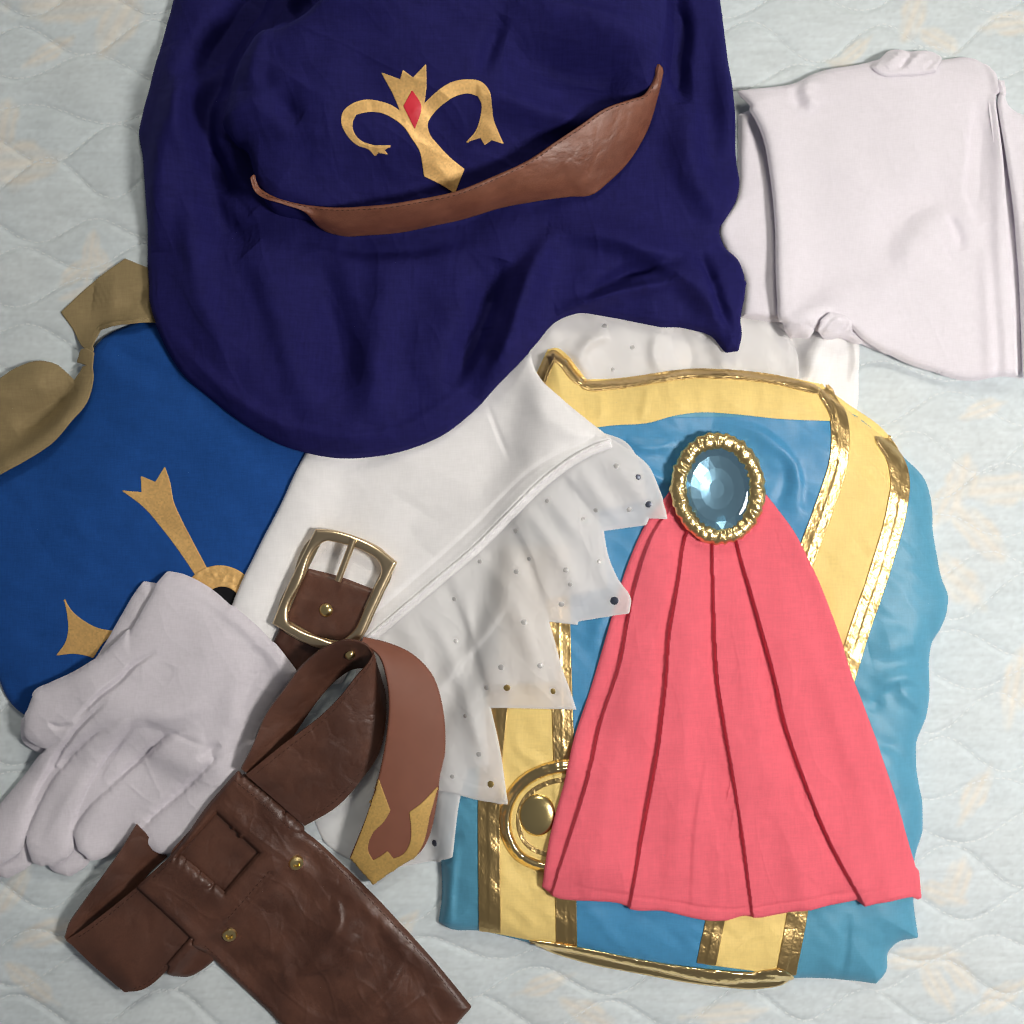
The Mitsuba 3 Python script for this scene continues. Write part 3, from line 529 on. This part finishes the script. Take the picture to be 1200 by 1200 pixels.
for key, pts, cr in (('gathered_knot', [(1022, 80), (1034, 68), (1040, 62), (1052, 60), (1064, 63), (1078, 61), (1092, 63), (1100, 74), (1096, 84), (1060, 88), (1030, 86)], [([(1036, 82), (1046, 70), (1060, 66)], 3, 4, 6), ([(1060, 84), (1068, 72), (1086, 66)], 3, 4, 5), ([(1050, 84), (1058, 76), (1066, 66)], -3, 3), ([(1080, 84), (1090, 76), (1096, 70)], -2, 3)]),
                    ('gathered_knot_001', [(955, 392), (960, 378), (972, 367), (985, 369), (998, 377), (996, 390), (984, 396), (968, 398)], [([(962, 394), (972, 380), (984, 374)], 3, 3, 5), ([(980, 392), (988, 382), (994, 378)], -2.5, 3)])):
    sheet('white_trousers__' + key, pts, 'm_trousers', t=1.2, sigma=4, puff=(2.2, 10), folds=cr, h=.8)

# ------------------------------------------------------------------ navy hat
labels['navy_hat'] = {'label': 'navy cloth hat with brown leather band and gold emblem at the top', 'category': 'hat'}
brim_line = [(215, -60), (205, 0), (187, 65), (171, 128), (165, 152), (170, 190), (176, 260), (177, 330), (183, 370), (195, 405), (215, 437), (250, 468), (290, 498), (330, 520), (370, 532), (400, 536), (440, 534), (480, 525), (520, 508), (550, 485), (580, 455), (600, 435), (625, 407), (652, 376), (673, 368), (720, 372), (773, 382), (807, 385), (837, 397), (850, 413), (862, 412), (866, 392), (864, 380), (868, 350), (868, 322), (862, 306), (848, 292), (840, 270), (862, 230), (858, 187), (853, 123), (848, 67), (843, 13), (842, -60)]
sheet('navy_hat__brim', brim_line, 'm_navy', hem=(7, .5), crease=(.5, 20, 7, 70, 86), t=2, sigma=12, puff=(16, 75), noise=((1.2, 30, 10, 75, 81), (.35, 8, 4, 60, 82)), h=1.1,
      folds=[(f_[0], f_[1] * 1.25, f_[2] * .72, *(x_ * .8 for x_ in f_[3:4])) for f_ in [([(300, 270), (330, 370), (370, 480)], 7, 26), ([(380, 300), (400, 400), (410, 500)], -8, 26), ([(460, 300), (450, 400), (440, 500)], 7, 26), ([(590, 310), (575, 360), (530, 455)], -16, 14, 26), ([(650, 275), (622, 330), (596, 410), (565, 470)], 14, 24, 16),
             ([(862, 395), (800, 335), (720, 290), (640, 278)], 12, 16, 30), ([(680, 355), (740, 322), (800, 312)], -10, 12), ([(650, 368), (720, 350), (800, 335)], 8, 10), ([(855, 400), (835, 350), (815, 300)], -9, 10), ([(800, 130), (810, 220), (845, 270)], 9, 24), ([(840, 0), (845, 100), (850, 200)], 8, 18),
             ([(200, 60), (215, 120), (200, 200), (190, 300)], 12, 30), ([(330, -30), (275, 40), (225, 110)], -20, 22), ([(245, 180), (262, 260), (300, 300)], -12, 26), ([(200, 385), (260, 450), (340, 500), (400, 513), (470, 505), (530, 470), (580, 425)], 3.5, 10, 14), ([(230, 230), (240, 330), (290, 430)], 7, 22), ([(788, -10), (796, 40), (792, 90), (800, 130)], -20, 14), ([(292, 40), (262, 100), (244, 150), (266, 215), (302, 255)], -13, 16), ([(235, 90), (222, 150), (235, 210)], 6, 16), ([(350, 285), (450, 300), (560, 285)], -4, 14)]])
crown = [(263, 150), (272, 118), (282, 85), (295, 62), (330, 15), (350, -60), (770, -60), (781, 20), (776, 60), (772, 90), (766, 112), (752, 124), (712, 140), (680, 161), (650, 182), (620, 204), (590, 218), (560, 230), (520, 242), (470, 252), (430, 257), (390, 258), (350, 253), (318, 244), (306, 226), (297, 200), (289, 176), (275, 166)]
Hbrim = H.copy()
sheet('navy_hat__crown', crown, 'm_navy', crease=(.6, 18, 8, 30, 88), t=9, sigma=12, puff=(38, 80), noise=((1.6, 30, 12, 20, 83), (.45, 8, 4, 30, 84)), h=1.1, rim=13, bead=.05,
      folds=[([(292, 66), (345, 60), (400, 32), (480, 10), (600, 0)], 12, 12, 30), ([(285, 52), (350, 28), (420, -5), (500, -25)], -24, 20), ([(590, 55), (612, 36), (680, 48), (770, 72)], 11, 12, 22), ([(592, 84), (640, 94), (700, 102), (766, 92)], -22, 20, 26), ([(590, 48), (576, 82), (566, 112)], -7, 9), ([(560, 130), (640, 146), (700, 150)], 7, 12),
             ([(310, 218), (390, 228), (470, 222), (560, 198), (650, 150), (750, 100)], -24, 46), ([(300, 180), (350, 195), (400, 190)], -6, 20), ([(265, 150), (320, 138), (370, 112)], 7, 16), ([(335, 12), (300, 66), (278, 130), (292, 180)], 5, 14), ([(355, 100), (352, 150), (375, 180)], -5, 14), ([(330, 25), (318, 70), (305, 130)], 7, 12), ([(320, 108), (340, 140), (365, 160)], -6, 12), ([(420, 60), (400, 110), (390, 150)], 3, 18), ([(650, 20), (700, 10), (760, 30)], 4, 16)])
emb = [(447, 85), (469, 93), (472, 82), (484, 91), (499, 75), (499, 105), (497, 121), (512, 107), (530, 96), (548, 93), (564, 96), (573, 106), (576, 122), (578, 138), (583, 152), (590, 168), (576, 163), (568, 169), (563, 160), (546, 166), (557, 153), (563, 136), (564, 120), (560, 112), (549, 109), (537, 111), (522, 119), (508, 132), (501, 145), (504, 158), (512, 168), (528, 185), (544, 198), (538, 213), (533, 226), (515, 215), (497, 206), (495, 192), (492, 177), (482, 161), (473, 148), (460, 138), (447, 132), (430, 131), (417, 134), (413, 143), (415, 156), (422, 164), (435, 169), (458, 170), (450, 175), (454, 180), (443, 178), (439, 182), (433, 175), (418, 169), (406, 157), (400, 143), (402, 131), (412, 122), (428, 117), (446, 119), (460, 124), (469, 130), (462, 113)]
sheet('navy_hat__gold_emblem', emb, 'm_print', t=.6, drape=False, h=.8)
sheet('navy_hat__red_diamond', [(483, 106), (493, 123), (486, 150), (473, 124)], 'm_red', t=.7, drape=False, h=.8)
top_e = [(303, 212), (306, 225), (315, 233), (330, 238), (360, 242), (390, 245), (430, 244), (470, 239), (520, 229), (560, 217), (590, 204), (620, 189), (650, 167), (680, 147), (710, 127), (740, 117), (757, 111), (765, 99), (771, 78)]
bot_e = [(304, 221), (310, 233), (325, 242), (350, 248), (364, 254), (376, 268), (400, 277), (430, 277), (470, 273), (520, 262), (560, 252), (600, 242), (640, 235), (668, 231), (692, 229), (715, 212), (735, 192), (758, 155), (771, 100)]
def brim_z(u, v):
    z = 0.03
    for _ in range(4): q = plan(np.array([u, v], float), z); z = float(Hat(q[0], q[1], A=Hbrim))
    return z * 1000
zb = ndi.gaussian_filter1d([brim_z(u, v) for u, v in bot_e], 2) + 3.5
zt = ndi.gaussian_filter1d([brim_z(u, v) for u, v in top_e], 2) + np.interp(np.arange(19), [0, 3, 6, 9, 14, 18], [8, 15, 34, 40, 36, 20])
g_ = ribbon('navy_hat__leather_band', [(a, b, z) for (a, b), z in zip(top_e, zt)], [(a, b, z) for (a, b), z in zip(bot_e, zb)], 'm_band', t=2.0, n=320, nw=26, bulge=3.0, noise=.35, seed=5)

stitches('navy_hat__band_stitching', g_[10:310, 1] + [0, 0, .0001])
# ------------------------------------------------------------------ brown belt: buckle end on the blouse
labels['leather_belt'] = {'label': 'looped brown leather belt with brass buckle and gold painted tip', 'category': 'belt'}
bz0 = max(Hat(*plan(np.array([u, v]), .012)) for u, v in [(370, 630), (460, 665), (330, 730), (415, 755), (390, 690)]) + .0022
sheet('leather_belt__buckle_end', [(360, 667), (398, 677), (438, 692), (432, 716), (424, 740), (418, 760), (400, 785), (372, 800), (347, 790), (322, 753), (328, 738), (337, 718), (348, 692)], 'm_leather', t=2.0, sigma=5, puff=(2.5, 9), noise=((.35, 9, 5, 30, 91),), folds=[([(345, 715), (380, 712), (425, 700)], 1.5, 14)])
sheet('leather_belt__buckle', [(370, 620), (393, 622), (417, 629), (442, 641), (465, 659), (449, 692), (436, 720), (420, 752), (408, 764), (385, 762), (366, 757), (345, 746), (319, 731), (335, 692), (352, 656)], 'm_buckle', t=2.5, bead=.08, flat=bz0 + .0055, puff=(1.6, 5), rim=3.2, h=.7,
      holes=[[(381, 634), (393, 635), (405, 638), (427, 646), (444, 658), (447, 666), (438, 690), (428, 712), (412, 742), (396, 752), (372, 746), (350, 737), (338, 728), (337, 718), (352, 684), (372, 640)]])
labels['leather_belt__buckle'] = {'label': 'open brass buckle frame of the belt'}
a0, a1 = np.r_[plan(np.array([417, 631]), .014), bz0 + .0078], np.r_[plan(np.array([398, 680]), .012), bz0 + .0046]
pr_ = trimesh.creation.cylinder(radius=.0026, segment=[a0, a1], sections=20)
scene['leather_belt__buckle__prong'] = mikit.ply(pr_, 'm_buckle', smooth=50)
dome_stud('leather_belt__rivet', 382, 715, 8, 'm_brass', .5)

# ------------------------------------------------------------------ white gloves, one on the other
G_ = dict(t=1.2, sigma=6, h=1.0)
f_thumb = [(150, 738), (122, 765), (92, 785), (60, 800), (44, 808), (38, 822), (30, 845), (31, 862), (40, 870), (55, 876), (90, 862), (140, 820), (190, 790)]
f_index = [(190, 800), (130, 815), (95, 838), (55, 878), (20, 920), (-20, 968), (-40, 1000), (-5, 1015), (20, 1000), (36, 958), (60, 908), (95, 868), (150, 840)]
f_mid = [(200, 810), (150, 830), (112, 862), (76, 898), (60, 918), (42, 955), (32, 985), (40, 1005), (62, 1015), (82, 1000), (86, 970), (100, 932), (122, 892), (152, 852)]
f_ring = [(248, 845), (205, 855), (168, 890), (132, 922), (102, 950), (87, 974), (92, 996), (110, 1006), (128, 1002), (155, 984), (184, 950), (214, 921), (250, 890)]
f_pinky = [(292, 860), (258, 884), (238, 907), (213, 931), (187, 952), (166, 969), (170, 990), (191, 1000), (215, 995), (250, 955), (280, 915), (300, 870)]
f_palm = [(196, 670), (212, 673), (234, 683), (282, 719), (315, 747), (346, 786), (342, 800), (325, 818), (308, 842), (290, 884), (262, 892), (238, 878), (206, 862), (180, 850), (150, 848), (118, 842), (105, 825), (120, 792), (150, 745), (176, 700), (187, 682)]
labels['white_glove'] = {'label': 'pale lavender white glove lying on top, fingers pointing to the lower left', 'category': 'glove', 'group': 'pair of white gloves on the blue cape'}
labels['white_glove_001'] = {'label': 'second pale glove mostly hidden under the other glove on the blue cape', 'category': 'glove', 'group': 'pair of white gloves on the blue cape'}
def uni(polys):
    g = shapely.union_all([shapes(q, .004) for q in polys]).buffer(.0008).buffer(-.0008)
    g = max(getattr(g, 'geoms', [g]), key=lambda x: x.area); return Polygon(g.exterior)
sh = lambda q, du, dv: [(u + du, v + dv) for u, v in q]
low = [(sh(f_palm, -28, 12), 7, 30), (sh(f_thumb, -3, 6), 7, 20), (sh(f_index, 14, 14), 6, 18), (sh(f_mid, 20, 12), 6, 18)]
sheet('white_glove_001', None, 'm_glove', shape=uni([q for q, a, b in low]), bumps=low, noise=((.4, 9, 5, 40, 101),), **G_)
up = [(f_palm, 5, 22), (f_thumb, 5, 16), (f_index, 5.5, 15), (f_mid, 5.5, 16), (f_ring, 6, 17), (f_pinky, 5.5, 16)]
sheet('white_glove', None, 'm_glove', shape=uni([q for q, a, b in up]), bumps=up, noise=((.3, 14, 8, 40, 102),), crease=(.28, 16, 7, 48, 104), hem=(1.2, .3),
      folds=[([(186, 762), (160, 778), (140, 798), (118, 815), (90, 845)], -4.5, 3), ([(200, 676), (260, 712), (340, 788)], 1.2, 5), ([(158, 850), (128, 888), (104, 930), (86, 976)], -4.5, 3), ([(130, 818), (96, 850), (66, 896), (54, 914), (30, 965)], -5, 3), ([(195, 858), (160, 893), (128, 918)], -3, 3), ([(190, 930), (150, 960), (120, 985)], -1.5, 10), ([(110, 900), (80, 940), (60, 985)], 1.5, 8), ([(60, 845), (72, 850), (90, 846)], -2, 3), ([(250, 875), (230, 868), (200, 855), (165, 845), (150, 848)], -1.2, 3), ([(250, 820), (215, 835), (175, 842)], 2, 10), ([(300, 760), (280, 800), (270, 850)], 2, 12), ([(310, 780), (290, 815), (285, 850)], -2, 8), ([(240, 760), (200, 770), (180, 790)], -1.5, 14), ([(262, 870), (245, 880), (235, 890)], -3, 5), ([(210, 855), (190, 868), (170, 890)], -2.5, 4)], **G_)

# ------------------------------------------------------------------ belt straps and the leather holster
ribbon('leather_belt__strap_loop', [(160, 966, 14), (138, 1002, 16), (118, 1030, 18), (95, 1062, 19), (80, 1085, 19), (76, 1099, 17)],
       [(196, 1004, 3), (176, 1022, 3), (155, 1050, 3), (130, 1075, 4), (105, 1095, 6), (82, 1104, 13)], 'm_leather', t=2, n=140, noise=.2, seed=11, clamp=False)
g_ = ribbon('leather_belt__strap', [(290, 905, 15), (250, 942, 14), (206, 999, 15), (161, 1039, 17), (120, 1072, 18), (90, 1094, 17), (78, 1101, 15)],
       [(356, 970, 12), (305, 1040, 13), (262, 1075, 13), (222, 1106, 14), (196, 1137, 15), (166, 1160, 15), (146, 1163, 12)], 'm_leather', t=2, n=200, noise=.25, seed=12, bulge=1.5)
for k_, nm in ((1, '_002'), (20, '_003')): stitches('leather_belt__stitching' + nm, g_[4:196, k_] + [0, 0, .0001])
sheet('leather_belt__keeper', [(197, 1130), (225, 1098), (262, 1112), (254, 1121), (236, 1136), (218, 1144), (206, 1141)], 'm_leather', t=1.6, sigma=4, puff=(2, 8), settle=False)
hol = [(281, 903), (357, 972), (363, 978), (431, 1044), (500, 1119), (551, 1180), (520, 1215), (480, 1255), (380, 1255), (326, 1196), (276, 1148), (227, 1101), (161, 1040), (206, 998), (246, 943)]
labels['leather_holster'] = {'label': 'wide dark brown leather holster threaded on the belt at the lower left', 'category': 'holster'}
sheet('leather_holster__body', hol, 'm_leather', crease=(.3, 16, 6, 45, 114), t=2.4, sigma=6, puff=(3, 10), h=.95, holes=[[(254, 951), (305, 999), (263, 1047), (209, 1000)]], noise=((.9, 22, 8, 40, 111), (.25, 8, 4, 60, 112)),
      folds=[([(320, 1020), (285, 1060), (262, 1083)], -1.2, 3, 3, (0, 0)), ([(350, 1040), (400, 1100), (460, 1190)], 2.5, 30), ([(440, 1060), (400, 1090), (350, 1150)], 2, 10), ([(480, 1110), (460, 1150), (420, 1190)], 2.4, 5, 9), ([(380, 1020), (420, 1050), (490, 1130)], 2, 9), ([(420, 1090), (400, 1120), (350, 1140)], 2.2, 4, 9), ([(395, 1045), (400, 1075), (385, 1100)], 1.8, 4, 8), ([(500, 1160), (470, 1180), (450, 1200)], 2, 4, 7), ([(300, 1100), (330, 1120), (340, 1160)], 1.6, 8)])
for nm, q in (('', [(366, 986), (425, 1046), (494, 1119), (541, 1178)]), ('_001', [(237, 1105), (284, 1150), (330, 1195)]), ('_002', [(318, 1018), (285, 1056), (262, 1082)]), ('_003', [(272, 912), (310, 944), (348, 978)]), ('_004', [(205, 1004), (172, 1036)])): seam('leather_holster__stitching' + nm, q)
dome_stud('leather_holster__rivet', 347, 1011, 9, 'm_brass', .4, .35)
dome_stud('leather_holster__rivet_001', 269, 1095, 9, 'm_brass', .4, .35)
A = [(288, 908, 24), (335, 870, 27), (375, 840, 30), (400, 815, 32), (418, 792, 34), (432, 776, 37), (438, 765, 39), (431, 756, 41), (410, 749, 41), (382, 757, 40), (358, 775, 38), (332, 808, 35), (312, 836, 31), (295, 875, 27), (282, 900, 24)]
B = [(357, 968, 14), (395, 945, 14), (425, 912, 15), (443, 885, 15), (452, 846, 15), (452, 815, 14), (446, 795, 13), (434, 783, 12), (416, 782, 12), (398, 792, 12), (378, 812, 12), (356, 842, 12), (336, 872, 12), (314, 895, 13), (294, 908, 14)]
g_ = ribbon('leather_belt__strap_001', A, B, 'm_leather', t=2.0, n=420, nw=30, noise=.2, seed=13, clamp=False)
for k_, nm in ((2, ''), (27, '_001')): stitches('leather_belt__stitching' + nm, g_[6:200, k_] + [0, 0, .0001])
tail = ribbon('leather_belt__tail', [(424, 752, 40), (444, 768, 41), (453, 795, 40), (456, 825, 38), (454, 855, 35), (445, 905, 31), (430, 955, 27), (410, 1005, 22), (422, 1019, 19), (437, 1036, 16)],
       [(426, 746, 35), (455, 753, 31), (483, 766, 27), (505, 788, 24), (519, 830, 22), (522, 867, 20), (515, 922, 19), (489, 1002, 17), (464, 1018, 16), (438, 1036, 16)], 'm_strapback', t=1.8, n=300, nw=30, noise=.1, seed=14, bulge=1.5, clamp=False)
sheet('leather_belt__tail__gold_tip', [(443, 912), (457, 950), (450, 962), (436, 977), (431, 997), (437, 1009), (446, 1004), (454, 998), (461, 1007), (472, 1002), (481, 987), (482, 972), (480, 952), (490, 945), (513, 922), (505, 950), (488, 1001), (463, 1017), (438, 1034), (423, 1018), (412, 1004), (430, 957)], 'm_tipgold', t=.7, drape=False, h=.8, settle=False)
labels['leather_belt__tail__gold_tip'] = {'label': 'gold painted motif on the belt tip'}
p = np.r_[plan(np.array([411, 768]), .030), .030]
lathe('leather_belt__rivet_001', [[0, 2.4], [2.2, 2.1], [3.8, 1], [4.4, -1]], 'm_brass', p, tilt=[.35, -.6, .5], sections=20)
